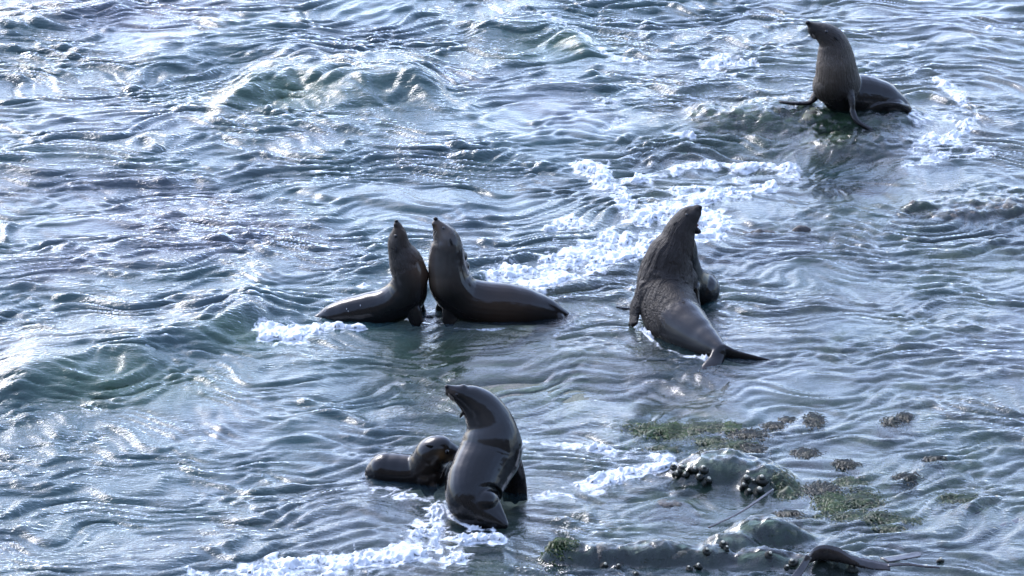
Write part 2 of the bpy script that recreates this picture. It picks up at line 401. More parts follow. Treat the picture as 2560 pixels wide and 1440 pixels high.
wx = samp(fb1, X*1.7+3, Y*1.7)[..., 0]; wy = samp(fb1, X*1.7, Y*1.7+5)[..., 0]
c1 = samp(fbm_tile(201, 0.10, 0.5, 1.6), X+0.03*wx, Y*0.8+0.03*wy)[..., 0]
c2 = samp(fbm_tile(202, 0.055, 0.2, 1.4), X, Y*0.8)[..., 0]
c3 = samp(fbm_tile(203, 0.2, 1.2, 1.6), X, Y)[..., 0]
puff = np.clip(np.abs(c1), 0, 2); lump = np.clip(np.abs(c2), 0, 2)
lace = 1-np.abs(samp(fbm_tile(204, 0.07, 0.6, 1.5), X+0.05*wx, Y+0.05*wy)[..., 0])*1.5
f = FD*(0.80+0.22*c3+0.16*c1+0.10*c2)+0.35*FD*np.clip(lace, -0.6, 1)
f = np.clip(f, 0, 1.6)*core
sl = samp(fbm_tile(205, 0.10, 1.2, 1.7), X*0.55+0.10*wx, Y+0.05*wy)[..., 0]
line = np.exp(-(sl/0.075)**2)
patch = sstep(0.1, 1.3, samp(fb3, X+3, Y+1)[..., 0])
fl = FW*(0.40+0.16*c3+0.14*c2)+0.48*FW*np.clip(lace, -0.8, 1)+0.27*line*patch*(1-0.5*shelf)*(1-berth)
fl = np.maximum(np.clip(fl, 0, 1.2)*core, f)
thick = sstep(0.55, 1.1, f)
Zf = Zs+0.002+thick*(0.010+0.026*np.sqrt(puff)+0.010*np.sqrt(lump))
Zs = Zs+0.25*(Zf-Zs)*sstep(0.3, 0.7, f)
BED = np.maximum(bed_h(X, Y, P_, Q_), RK-0.02)
depth = np.maximum(Zs-BED, 0.0)
ripple = (0.35+0.65*rough)*(1-0.8*np.clip(calm, 0, 1))*(1-0.6*damp)*gust

ny, nx = X.shape
idx = np.arange(ny*nx).reshape(ny, nx)
quads = np.stack([idx[:-1, :-1], idx[:-1, 1:], idx[1:, 1:], idx[1:, :-1]], -1).reshape(-1, 4)
V = np.stack([XW, YW, Zs], -1).reshape(-1, 3)
me = mesh_np('sea_water', V, quads)
fattr(me, 'depth', depth); weed_tint_swell_glow = np.zeros_like(X)                     # green tint over weed beds; on swells it paints light glowing through thin water
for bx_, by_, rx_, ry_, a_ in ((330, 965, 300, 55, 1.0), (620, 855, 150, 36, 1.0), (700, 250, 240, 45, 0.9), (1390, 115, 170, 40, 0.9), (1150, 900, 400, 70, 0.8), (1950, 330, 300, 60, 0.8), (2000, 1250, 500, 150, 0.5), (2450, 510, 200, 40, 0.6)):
    weed_tint_swell_glow = np.maximum(weed_tint_swell_glow, a_*np.exp(-((P_-bx_)/rx_)**2-((Q_-by_)/ry_)**2))
weed_tint_swell_glow = np.clip(weed_tint_swell_glow*(1+0.25*gust-0.25), 0, 1)
fattr(me, 'weed_tint_swell_glow', weed_tint_swell_glow); fattr(me, 'foam', fl); fattr(me, 'ripple', ripple)
sea = link('sea_water', me, M_WATER); tag(sea, kind='structure')
sea['label'] = 'rippled blue grey sea water washing over the rock shelf'
# thick foam as its own sheet of froth, on a grid twice as fine as the sea's
sel = (f.ravel()[quads].max(1) > 0.5)
qi = np.nonzero(sel)[0]; qj, qk = qi//(nx-1), qi % (nx-1); W2 = 2*nx
cells = [(2*qj+a)*W2+(2*qk+b) for a in (0, 1) for b in (0, 1)]
fq4 = np.concatenate([np.stack([c_, c_+1, c_+W2+1, c_+W2], -1) for c_ in cells])
used, inv = np.unique(fq4, return_inverse=True)
uj, ui = used//W2, used % W2
def fine(A):
    j0, i0 = uj//2, ui//2; j1 = np.minimum(j0+uj % 2, ny-1); i1 = np.minimum(i0+ui % 2, nx-1)
    return (A[j0, i0]+A[j0, i1]+A[j1, i0]+A[j1, i1])/4
fX, fY = fine(X), fine(Y)
f4 = samp(fb2, fX*2.1, fY*2.1)[..., 0]; f5 = samp(fb2, fX*3.7+2, fY*3.7)[..., 0]
ff = fine(f)+0.10*f4+0.07*f5
th2 = sstep(0.66, 1.2, ff)
pf = np.sqrt(np.abs(fine(c1))); lf = np.sqrt(np.abs(fine(c2))); l4 = np.sqrt(np.abs(f4))
zf = fine(Zs)-0.001+sstep(0.6, 0.74, ff)*0.003+th2*(0.003+0.012*pf+0.006*lf+0.004*l4)
Vf = np.stack([fine(XW), fine(YW), zf], -1)
inv = inv.reshape(-1, 4); inv = inv[ff[inv].min(1) > 0.66]
us2, inv2 = np.unique(inv, return_inverse=True); q = inv2.reshape(-1, 4)
fme = mesh_np('sea_foam', Vf[us2], q)
foam = link('sea_foam', fme, M_FOAM); tag(foam, 'white sea foam churned up along the breaking wavelets', 'foam', kind='stuff')
print('sea quads', len(quads), 'foam', len(q))
def water_z(x, y):
    j = min(max(np.searchsorted(ay, y), 1), ny-2); i = min(max(np.searchsorted(ax, x), 1), nx-2)
    return float(Zs[j, i])

# sea bed
bx = axis(-5.6, 5.6, 0.045, 900, 1.4); by = axis(-6.2, 9.0, 0.045, 900, 1.4)
BX, BY = np.meshgrid(bx, by); BP, BQ = topx(BX, np.maximum(BY, -22))
BZ = bed_h(BX, BY, BP, BQ)
idb = np.arange(BX.size).reshape(BX.shape)
bq = np.stack([idb[:-1, :-1], idb[:-1, 1:], idb[1:, 1:], idb[1:, :-1]], -1).reshape(-1, 4)
bme = mesh_np('sea_bed', np.stack([BX, BY, BZ], -1).reshape(-1, 3), bq)
gr = np.exp(-((BP-1150)/420)**2-((BQ-880)/110)**2)*1.2+np.exp(-((BP-2050)/430)**2-((BQ-1200)/200)**2)+np.exp(-((BP-420)/300)**2-((BQ-960)/90)**2)+0.25
fattr(bme, 'green', gr)
bed = link('sea_bed', bme, M_BED); tag(bed, kind='structure')

# added cliff out of view behind the camera, keeps back sky off the seals
hx = np.linspace(-150, 150, 121); ht = np.linspace(0, 1, 26)
HX, HT = np.meshgrid(hx, ht)
hn = samp(fb3, HX*0.05, HT*1.2)[..., 0]; hn2 = samp(fb1, HX*0.06+2, HT*0.9)[..., 0]
HY = -33.5-11*HT**1.4-1.1*hn-0.5*hn2-0.0012*HX**2*0; HZ = -1.5+29*HT+1.2*hn*HT
HY[-1] -= 60
hid = np.arange(HX.size).reshape(HX.shape)
hq = np.stack([hid[:-1, :-1], hid[:-1, 1:], hid[1:, 1:], hid[1:, :-1]], -1).reshape(-1, 4)
hme = mesh_np('sky_blocker_cliff', np.stack([HX, HY, HZ], -1).reshape(-1, 3), hq[:, ::-1]); fattr(hme, 'green', np.zeros(HX.size))
tag(link('sky_blocker_cliff', hme, M_BED), kind='structure')

# rocks that break or nearly break the surface
def make_rock(name, key, label, green):
    xs = [c[0]-1.5*c[2] for c in ROCKS[key]]+[c[0]+1.5*c[2] for c in ROCKS[key]]
    ys = [c[1]-1.7*c[3] for c in ROCKS[key]]+[c[1]+1.7*c[3] for c in ROCKS[key]]
    a, b = gz(min(xs), max(ys)), gz(max(xs), min(ys))
    cx_ = [gz(x, y)[0] for x in (min(xs), max(xs)) for y in (min(ys), max(ys))]
    gx = np.arange(min(cx_), max(cx_), 0.016); gy_ = np.arange(a[1], b[1], 0.02)
    RX, RY = np.meshgrid(gx, gy_); RP, RQ = topx(RX, RY)
    n = samp(fb1, RX, RY)[..., 0]; n2 = samp(fb2, RX, RY)[..., 0]
    z = rock_h(key, RP, RQ)+0.010*n+0.006*n2+0.012*np.abs(samp(fb2, RX*0.6, RY*0.6)[..., 0])-{'dome': 0.032, 'hump': 0.03, 'mound': 0.026, 'ledge': 0.022, 'sill': 0.03, 'slab': 0.02, 'keel': 0.03}[key]
    ii = np.arange(RX.size).reshape(RX.shape)
    qq = np.stack([ii[:-1, :-1], ii[:-1, 1:], ii[1:, 1:], ii[1:, :-1]], -1).reshape(-1, 4)
    keep = z.ravel()[qq].max(1) > -0.35
    qq = qq[keep]; us, inv = np.unique(qq, return_inverse=True)
    V = np.stack([RX, RY, z], -1).reshape(-1, 3)[us]
    me = mesh_np(name, V, inv.reshape(-1, 4))
    g = np.zeros(RX.shape)
    for cx, cy, rx, ry, s in green: g += s*np.exp(-((RP-cx)/rx)**2-((RQ-cy)/ry)**2)
    fattr(me, 'green', g.ravel()[us])
    o = link(name, me, M_ROCK); tag(o, label, 'rock'); return o
make_rock('rock', 'mound', 'green weedy rock mound awash under the lone upright seal', [(1900, 300, 260, 60, 1.2), (2150, 320, 150, 50, 0.7)])
make_rock('rock', 'dome', 'smooth rock dome under a glassy film of water with snail clusters', [(1800, 1190, 160, 60, 0.5), (1900, 1215, 60, 30, 0.6)])
make_rock('rock', 'ledge', 'low dark wet rock ledge with green mossy tip at the bottom edge', [(1395, 1385, 60, 26, 2.2), (1640, 1395, 100, 26, 0.35)])
make_rock('rock', 'hump', 'olive rock hump veiled by clear water behind the kelp blade', [(1920, 1345, 120, 40, 0.8), (1900, 1400, 120, 40, 0.6)])
make_rock('rock', 'slab', 'flat weedy rock slab awash near the right edge', [(2470, 495, 150, 20, 1.5), (2300, 525, 50, 14, 1.2)])
make_rock('rock', 'sill', 'narrow brown rock sill awash to the right of the open mouthed bull', [])
make_rock('rock', 'keel', 'dark purple lens shaped rock just under the water', [])

# ------------------------------------------------------------------ fur seals
def mat_seal(name, fur_scale=1.0, rough=0.13, bump=0.5):
    m = NT_(name); p = m.pos()
    fu = m.attr('fur', 'Vector')
    mp = m.n('Mapping', {'Vector': fu, 'Scale': (1.0, 1.0, 1.0)}).outputs[0]
    st = m.n('TexNoise', {'Vector': m.n('Mapping', {'Vector': fu, 'Scale': (14*fur_scale, 95*fur_scale, 1)}).outputs[0], 'Scale': 1.0, 'Detail': 3, 'Roughness': 0.6, 'Distortion': 0.6}).outputs[0]
    blot = m.noise(p, 9, 4, 0.6, 0.3)
    dry = m.attr('dry')
    dn = m.ramp(m.math('ADD', dry, m.math('MULTIPLY', m.math('SUBTRACT', blot, 0.5), 0.9)), [(0.42, (0, 0, 0)), (0.58, (1, 1, 1))])
    col = m.attr('pelage', 'Color')
    col = m.mix(m.math('MULTIPLY', m.math('MULTIPLY', st, dn), 0.85), col, (0.012, 0.009, 0.007))
    col = m.mix(m.math('MULTIPLY', blot, 0.25), col, (0.02, 0.017, 0.015))
    r = m.math('ADD', rough, m.math('MULTIPLY', dn, 0.32))
    r = m.math('ADD', r, m.math('MULTIPLY', m.math('SUBTRACT', blot, 0.5), 0.12))
    bs = m.math('ADD', 0.10*bump, m.math('MULTIPLY', dn, bump*1.6))
    hgt = m.math('ADD', st, m.math('MULTIPLY', m.noise(p, 14, 3, 0.6), 0.8))
    bp = m.n('Bump', {'Height': hgt, 'Strength': bs, 'Distance': 0.02}).outputs[0]
    s = m.n('BsdfPrincipled', {'Base Color': col, 'Roughness': r, 'Normal': bp, 'IOR': 1.45, 'Specular IOR Level': 0.30}).outputs[0]
    return m.done(s)
def mat_plain(name, col, rough=0.3, coat=0.0):
    m = NT_(name); p = m.pos()
    n = m.noise(p, 60, 3, 0.6)
    c = m.mix(n, tuple(x*0.7 for x in col), tuple(min(1, x*1.25) for x in col))
    return m.done(m.n('BsdfPrincipled', {'Base Color': c, 'Roughness': rough, 'Coat Weight': coat, 'Coat Roughness': 0.05, 'Specular IOR Level': 0.5 if name == 'eye' else 0.15}).outputs[0])
M_EYE = mat_plain('eye', (0.004, 0.0035, 0.0035), 0.15, 0.0)
M_NOSE = mat_plain('nose_skin', (0.006, 0.0055, 0.006), 0.45)
M_WHISK = mat_plain('whisker_hair', (0.24, 0.20, 0.16), 0.4)
M_MOUTH = mat_plain('mouth_flesh', (0.14, 0.05, 0.05), 0.3)
M_EAR = mat_plain('ear_skin', (0.008, 0.007, 0.0065), 0.5)

def catmull(A, n):
    A = np.asarray(A, float); out = []
    for i in range(len(A)-1):
        p0, p1, p2, p3 = A[max(i-1, 0)], A[i], A[i+1], A[min(i+2, len(A)-1)]
        for k in range(n):
            t = k/n
            out.append(0.5*((2*p1)+(-p0+p2)*t+(2*p0-5*p1+4*p2-p3)*t*t+(-p0+3*p1-3*p2+p3)*t**3))
    out.append(A[-1]); return np.array(out)
def unit(v): v = np.asarray(v, float); return v/(np.linalg.norm(v)+1e-12)
def loft(bm, S, R, N=20, A=None, B=None):
    """rings along the points S; R = radii (n, 2) along the axes A and B"""
    n = len(S); T = np.gradient(S, axis=0); rows = []
    a = None
    for i in range(n):
        t = unit(T[i])
        if A is not None: a = np.asarray(A[i], float)
        elif a is None: a = np.cross(t, [0.0, 1.0, 0.0]) if abs(t[1]) < 0.9 else np.cross(t, [1.0, 0, 0])
        a = unit(a-t*np.dot(a, t)); b = np.cross(t, a)
        row = []
        for k in range(N):
            th = 2*math.pi*k/N
            row.append(bm.verts.new(S[i]+a*R[i][0]*math.cos(th)+b*R[i][1]*math.sin(th)))
        rows.append(row)
    for i in range(n-1):
        for k in range(N):
            bm.faces.new((rows[i][k], rows[i][(k+1) % N], rows[i+1][(k+1) % N], rows[i+1][k]))
    bm.faces.new(rows[0][::-1]); bm.faces.new(rows[-1])
def ball(bm, c, r3, rot=None):
    r = bmesh.ops.create_icosphere(bm, subdivisions=3, radius=1.0)
    M = Matrix.Translation(Vector(c)) @ (rot.to_4x4() if rot is not None else Matrix.Identity(4)) @ Matrix.Diagonal((*r3, 1))
    bmesh.ops.transform(bm, matrix=M, verts=r['verts'])

def resolve(pt, y0):
    """pt = (px, py, r, key, value): key 'y' = depth offset from y0, 'z' = height above the water"""
    px, py, r, key, v = pt
    p = gy(px, py, y0+v) if key == 'y' else gz(px, py, v)
    return p, r*mpp(p)

def make_seal(label, y0, spine, flippers=(), balls=(), base=(0.0049, 0.0050, 0.0054), spots=(), dry=None, mat=None,
              eyes=(), ears=(), nose=None, mouth=(), whiskers=(), voxel=0.0075, extra=None, squash=None, smooth=4):
    S0, R0 = zip(*[resolve(p, y0) for p in spine]); S0 = np.array(S0); R0 = np.array(R0)
    D = catmull(np.column_stack([S0, R0]), 8); S = D[:, :3]; R = np.maximum(D[:, 3], 0.004)
    bm = bmesh.new()
    loft(bm, S, np.column_stack([R, R*(squash or 1.0)]), 28)
    ball(bm, S[0], (R[0],)*3); ball(bm, S[-1], (R[-1],)*3)
    for fl in flippers:
        pts, nrm = fl['pts'], fl['n']
        FS, FR = zip(*[resolve(p[:5], y0) for p in pts]); th = [p[5]*mpp(FS[0]) for p in pts]
        DD = catmull(np.column_stack([FS, FR, th]), 6)
        nn = np.array([unit(nrm)]*len(DD))
        loft(bm, DD[:, :3], np.column_stack([np.maximum(DD[:, 4], 0.006), np.maximum(DD[:, 3], 0.006)]), 16, A=nn)
        ball(bm, DD[-1, :3], (max(DD[-1, 4], 0.006), )*3); ball(bm, DD[0, :3], (max(DD[0, 3], 0.006)*0.9, )*3)
    for b in balls:
        c, r = resolve(b[:5], y0); k = b[5] if len(b) > 5 else (1, 1, 1)
        ball(bm, c, (r*k[0], r*k[1], r*k[2]))
    bmesh.ops.recalc_face_normals(bm, faces=bm.faces)
    tmp = bpy.data.meshes.new('tmp'); bm.to_mesh(tmp); bm.free()
    to = bpy.data.objects.new('tmp', tmp); C.objects.link(to)
    rm = to.modifiers.new('r', 'REMESH'); rm.mode = 'VOXEL'; rm.voxel_size = voxel
    sm = to.modifiers.new('s', 'SMOOTH'); sm.factor = 0.5; sm.iterations = smooth
    dg = bpy.context.evaluated_depsgraph_get()
    me = bpy.data.meshes.new_from_object(to.evaluated_get(dg))
    bpy.data.objects.remove(to); bpy.data.meshes.remove(tmp)
    me.name = 'body'; nv = len(me.vertices)
    co = np.empty(nv*3, np.float32); me.vertices.foreach_get('co', co); co = co.reshape(-1, 3).astype(float)
    me.polygons.foreach_set('use_smooth', np.ones(len(me.polygons), bool))
    # position along the spine and around it
    k = ((S**2).sum(1)[None]-2*co@S.T).argmin(1)
    arc = np.concatenate([[0], np.cumsum(np.linalg.norm(np.diff(S, axis=0), axis=1))])
    T = np.gradient(S, axis=0); T /= np.linalg.norm(T, axis=1)[:, None]
    rel = co-S[k]; lat = np.array([0, 1.0, 0]); a = lat-T[k]*(T[k]@lat)[:, None]; a /= np.linalg.norm(a, axis=1)[:, None]+1e-9
    b = np.cross(T[k], a); ang = np.arctan2((rel*b).sum(1), np.abs((rel*a).sum(1)))
    along = arc[k]+(rel*T[k]).sum(1)
    nrm = np.empty(nv*3, np.float32); me.vertices.foreach_get('normal', nrm); nrm = nrm.reshape(-1, 3)
    body_r = np.clip(R[k]/0.1, 0, 1)
    wob = samp(fb1, co[:, 0]*1.6+co[:, 1], co[:, 2]*1.6+co[:, 1]*0.7)[..., 0]; roll = samp(fb3, along*6, ang*0.4)[..., 0]
    co = co+nrm*((0.0012*wob+0.0018*roll)*body_r)[:, None]
    me.vertices.foreach_set('co', co.astype(np.float32).ravel())
    if mat is not None and mat.name.startswith('coarse'):
        rid = samp(fb2, ang*0.9+0.10*samp(fb1, along*2, ang)[..., 0], along*0.40)[..., 0]
        am = 1-sstep(0.42, 0.82, arc[k]/arc[-1]); am *= sstep(0.05, 0.2, arc[k]/arc[-1])
        co = co+nrm*(am*0.0028*np.clip(rid, -1.5, 1.5))[:, None]
        me.vertices.foreach_set('co', co.astype(np.float32).ravel())
    vattr(me, 'fur', np.column_stack([along, ang*0.15, np.zeros(nv)]))
    tt = arc[k]/arc[-1]
    colr = np.tile(np.array(base), (nv, 1)); me.update()
    bvh = BVHTree.FromPolygons([Vector(v) for v in co], [tuple(p.vertices) for p in me.polygons])
    def hit(px, py, back=False):
        dr = Vector(ray(px, py)).normalized(); o = Vector(CAM)
        if back: o = o+dr*60; dr = -dr
        loc, nrm, _, _ = bvh.ray_cast(o, dr)
        return loc, nrm
    for sx, sy, sr, c, amt in spots:
        h, _ = hit(sx, sy)
        if h is None: continue
        q = S[((S-np.array(h))**2).sum(1).argmin()]
        dd = np.linalg.norm(co-np.array(h), axis=1)/(sr*(1.55 if sr >= 15 else 1.0)*mpp(h))
        wgt = (amt*np.exp(-dd**2))[:, None]; colr = colr*(1-wgt)+np.array(c)*wgt
    cattr(me, 'pelage', np.column_stack([colr, np.ones(nv)]))
    if dry is None: dv = np.zeros(nv)
    else: dv = dry(tt, co)
    fattr(me, 'dry', dv)
    root = empty('fur_seal', (float(S[len(S)//2][0]), float(S[len(S)//2][1]), 0.0))
    inv = Matrix.Translation(root.location).inverted()
    def part(name, m_, mt):
        m_.transform(inv); o = link(name, m_, mt, root); return o
    part('body', me, mat or M_SEAL)
    def small(name, mt, c, r3, rot=None, sub=2):
        bm = bmesh.new(); r = bmesh.ops.create_icosphere(bm, subdivisions=sub, radius=1.0)
        bmesh.ops.transform(bm, matrix=Matrix.Translation(Vector(c)) @ (rot.to_4x4() if rot else Matrix.Identity(4)) @ Matrix.Diagonal((*r3, 1)), verts=r['verts'])
        m_ = bpy.data.meshes.new(name); bm.to_mesh(m_); bm.free()
        m_.polygons.foreach_set('use_smooth', np.ones(len(m_.polygons), bool)); return part(name, m_, mt)
    for (ex, ey, er) in eyes:
        for back in (False, True):
            h, n_ = hit(ex, ey, back)
            if h is None: continue
            r = er*mpp(h); small('eye', M_EYE, np.array(h)-np.array(n_)*r*0.6, (r, r, r))
    for (ex, ey, el, dx, dz) in ears:
        for back in (False, True):
            h, n_ = hit(ex, ey, back)
            if h is None: continue
            L = el*mpp(h); bm = bmesh.new()
            dirv = unit(np.array([dx, 0, dz])+0.5*np.array(n_)); c = np.array(h)
            P_e = np.array([c-dirv*L*0.2, c+dirv*L*0.3, c+dirv*L*0.75, c+dirv*L])
            loft(bm, P_e, np.array([[.18, .1], [.24, .13], [.16, .09], [.03, .03]])*L, 8)
            m_ = bpy.data.meshes.new('ear'); bm.to_mesh(m_); bm.free()
            m_.polygons.foreach_set('use_smooth', np.ones(len(m_.polygons), bool)); part('ear', m_, M_EAR)
    if len(mouth):
        mp_ = [hit(a, b)[0] for a, b in mouth]
        if all(q is not None for q in mp_):
            cu = catmull([np.array(q) for q in mp_], 5); bm = bmesh.new()
            loft(bm, cu, np.array([[0.003, 0.003]]*len(cu)), 6)
            m_ = bpy.data.meshes.new('mouth'); bm.to_mesh(m_); bm.free(); part('mouth', m_, M_NOSE)
    if nose:
        c, r = resolve(nose[:5], y0); small('nose', M_NOSE, c, (r, r, r*0.8))
    for (wx0, wy0, wx1, wy1, dyw) in whiskers:
        h, n_ = hit(wx0, wy0)
        if h is None: continue
        p0 = np.array(h); p1 = gy(wx1, wy1, p0[1]+dyw); mid = (p0+p1)/2+np.array([0, 0, 0.012])
        cu = catmull([p0, mid, p1], 4); bm = bmesh.new()
        loft(bm, cu, np.linspace(1, 0.35, len(cu))[:, None]*np.array([[0.0013, 0.0013]]), 4)
        m_ = bpy.data.meshes.new('whisker'); bm.to_mesh(m_); bm.free(); part('whisker', m_, M_WHISK)
    if extra: extra(part, small, y0)
    tag(root, label, 'fur seal', 'fur seals in the shallows')
    return root

M_SEAL = mat_seal('wet_sleek_fur')
M_BULL = mat_seal('coarse_bull_fur', 1.0, 0.24, 0.4)
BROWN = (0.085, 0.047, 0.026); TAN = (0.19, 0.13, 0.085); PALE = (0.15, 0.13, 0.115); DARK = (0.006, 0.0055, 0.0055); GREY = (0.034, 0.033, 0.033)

# 1: left of the touching pair
y1 = gz(1000, 812)[1]+0.12
make_seal('brown faced seal of the touching pair, chest to the right, tail in foam', y1,
 [(992, 555, 5, 'y', 0), (995, 566, 11, 'y', 0), (997, 582, 19, 'y', 0), (996, 602, 26, 'y', 0), (1000, 622, 31, 'y', 0), (1010, 645, 40, 'y', 0), (1020, 672, 45, 'y', 0), (1024, 702, 46, 'y', 0),
  (1012, 738, 52, 'y', 0.02), (972, 764, 48, 'y', 0.04), (922, 777, 45, 'y', 0.06), (870, 785, 39, 'y', 0.07), (825, 794, 31, 'y', 0.08), (800, 800, 18, 'y', 0.08)],
 flippers=[{'n': (0.2, 1, 0), 'pts': [(1020, 752, 30, 'y', -0.02, 24), (1032, 778, 23, 'y', -0.07, 14), (1040, 800, 19, 'y', -0.09, 9), (1046, 812, 18, 'y', -0.10, 6)]},
           {'n': (0.2, 1, 0), 'pts': [(1035, 740, 24, 'y', 0.10, 14), (1045, 775, 20, 'y', 0.15, 10), (1060, 795, 18, 'y', 0.18, 7), (1075, 806, 18, 'y', 0.22, 5)]}],
 balls=[(990, 562, 7, 'y', -0.012), (999, 567, 8, 'y', 0), (1043, 690, 30, 'y', 0), (1005, 738, 42, 'y', 0.0)],
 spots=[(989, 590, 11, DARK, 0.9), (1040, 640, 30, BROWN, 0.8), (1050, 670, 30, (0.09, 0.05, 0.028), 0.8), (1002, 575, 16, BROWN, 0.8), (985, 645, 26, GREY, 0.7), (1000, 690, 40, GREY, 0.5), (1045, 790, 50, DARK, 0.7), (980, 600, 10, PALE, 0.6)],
 dry=lambda t, co: 0.62*(1-sstep(0.24, 0.36, t)),
 eyes=[(989, 590, 5.5)], mouth=[(986, 560), (983, 570), (982, 580)], ears=[(990, 620, 13, 0.15, -1)], nose=(991, 553, 5, 'y', -0.005), whiskers=[(986, 570, 972, 590, -.03), (987, 573, 974, 598, -.04), (1003, 572, 1020, 592, -.03)])

# 2: right of the touching pair
y2 = gz(1200, 812)[1]+0.15
make_seal('sleek grey seal of the touching pair, snout up, long back to the right', y2,
 [(1090, 549, 5, 'y', 0), (1094, 560, 13, 'y', 0), (1104, 577, 23, 'y', 0), (1115, 597, 34, 'y', 0), (1118, 620, 41, 'y', 0), (1117, 645, 45, 'y', 0), (1119, 677, 50, 'y', 0), (1128, 712, 55, 'y', 0),
  (1160, 745, 57, 'y', 0.02), (1215, 757, 54, 'y', 0.04), (1280, 762, 51, 'y', 0.06), (1335, 772, 43, 'y', 0.08), (1385, 786, 29, 'y', 0.10), (1422, 797, 13, 'y', 0.11)],
 flippers=[{'n': (-0.2, 1, 0), 'pts': [(1140, 752, 32, 'y', -0.02, 24), (1128, 778, 24, 'y', -0.07, 14), (1124, 798, 20, 'y', -0.09, 9), (1130, 811, 18, 'y', -0.10, 6)]},
           {'n': (-0.2, 1, 0), 'pts': [(1125, 745, 26, 'y', 0.10, 14), (1108, 775, 22, 'y', 0.14, 10), (1105, 795, 18, 'y', 0.18, 7), (1100, 806, 20, 'y', 0.22, 5)]},
           {'n': (0, 0.3, 1), 'pts': [(1400, 788, 12, 'y', 0.16, 8), (1428, 786, 9, 'y', 0.2, 4), (1449, 791, 6, 'y', 0.22, 3)]},
           {'n': (0, 0.3, 1), 'pts': [(1400, 795, 12, 'y', 0.04, 8), (1424, 806, 9, 'y', 0.02, 4), (1438, 811, 7, 'y', 0.0, 3)]}],
 balls=[(1087, 560, 8, 'y', -0.012), (1152, 642, 18, 'y', 0.03), (1160, 666, 15, 'y', 0.04), (1152, 738, 44, 'y', 0.0)],
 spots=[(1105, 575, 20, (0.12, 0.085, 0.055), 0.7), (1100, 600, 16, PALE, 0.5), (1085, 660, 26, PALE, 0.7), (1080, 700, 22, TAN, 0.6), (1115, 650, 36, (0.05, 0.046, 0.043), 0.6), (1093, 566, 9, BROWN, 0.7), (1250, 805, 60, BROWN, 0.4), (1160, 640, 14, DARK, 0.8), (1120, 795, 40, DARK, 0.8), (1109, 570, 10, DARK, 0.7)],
 dry=lambda t, co: 0.45*(1-sstep(0.10, 0.26, t)),
 eyes=[(1109, 570, 5)], mouth=[(1083, 560), (1083, 571), (1088, 582)], ears=[(1126, 600, 15, 0.25, -1)], nose=(1089, 547, 6, 'y', -0.004), whiskers=[(1087, 572, 1072, 592, -.03), (1089, 576, 1076, 600, -.04), (1092, 578, 1084, 606, -.05)])

# 3: lone seal upright on the rock mound
y3 = gz(2130, 292, 0.06)[1]+0.10
make_seal('lone upright seal looking left on the weedy mound, tan chest', y3,
 [(2023, 60, 7, 'y', -0.05), (2038, 70, 16, 'y', -0.04), (2060, 82, 26, 'y', -0.03), (2078, 98, 34, 'y', -0.02), (2086, 120, 41, 'y', -0.02), (2089, 145, 48, 'y', -0.02), (2091, 172, 52, 'y', -0.03), (2095, 205, 57, 'y', -0.02),
  (2110, 234, 55, 'y', 0.02), (2155, 240, 54, 'y', 0.08), (2205, 250, 47, 'y', 0.12), (2245, 268, 32, 'y', 0.12), (2262, 280, 20, 'y', 0.10)],
 flippers=[{'n': (0.9, 0.3, 0), 'pts': [(2062, 205, 18, 'y', 0.02, 14), (2042, 232, 14, 'y', 0.04, 9), (2030, 250, 11, 'y', 0.04, 8)]},
           {'n': (0.1, 0.1, 1), 'pts': [(2036, 246, 11, 'y', 0.04, 10), (2020, 257, 11, 'y', 0.02, 7), (1985, 258, 10, 'y', 0.0, 6), (1950, 255, 7, 'y', 0.0, 4)]},
           {'n': (1, 0.3, 0), 'pts': [(2120, 225, 18, 'y', -0.12, 16), (2130, 252, 13, 'y', -0.20, 10), (2131, 282, 10, 'y', -0.24, 8)]},
           {'n': (0.1, 0.3, 1), 'pts': [(2131, 278, 10, 'y', -0.24, 9), (2142, 302, 10, 'y', -0.30, 8), (2165, 318, 10, 'y', -0.34, 6), (2192, 330, 7, 'y', -0.38, 4)]},
           {'n': (0.2, 1, 0.3), 'pts': [(2266, 274, 15, 'y', 0.04, 10), (2238, 270, 18, 'y', -0.03, 7), (2205, 272, 19, 'y', -0.06, 6), (2176, 282, 15, 'y', -0.08, 4)]}],
 balls=[(2032, 74, 13, 'y', -0.05), (2038, 84, 13, 'y', -0.045), (2075, 215, 46, 'y', -0.03), (2215, 270, 42, 'y', 0.06, (1.2, 1, 0.8)), (2165, 262, 44, 'y', 0.05), (2120, 250, 40, 'y', 0.0)],
 base=(0.0053, 0.0050, 0.0052),
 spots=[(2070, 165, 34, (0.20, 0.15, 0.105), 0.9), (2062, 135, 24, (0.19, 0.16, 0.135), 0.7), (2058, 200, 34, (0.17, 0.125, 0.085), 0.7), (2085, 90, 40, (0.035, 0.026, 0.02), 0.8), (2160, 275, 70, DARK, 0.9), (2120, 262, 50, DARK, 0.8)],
 dry=lambda t, co: 0.75*(1-sstep(0.45, 0.62, t)),
 eyes=[(2066, 79, 5)], mouth=[(2024, 78), (2031, 88), (2042, 97)], ears=[(2086, 92, 14, 0.5, -0.8)], nose=(2020, 57, 7, 'y', -0.055), whiskers=[(2030, 84, 2036, 104, -.03), (2033, 86, 2042, 108, -.04)], mat=M_SEAL)

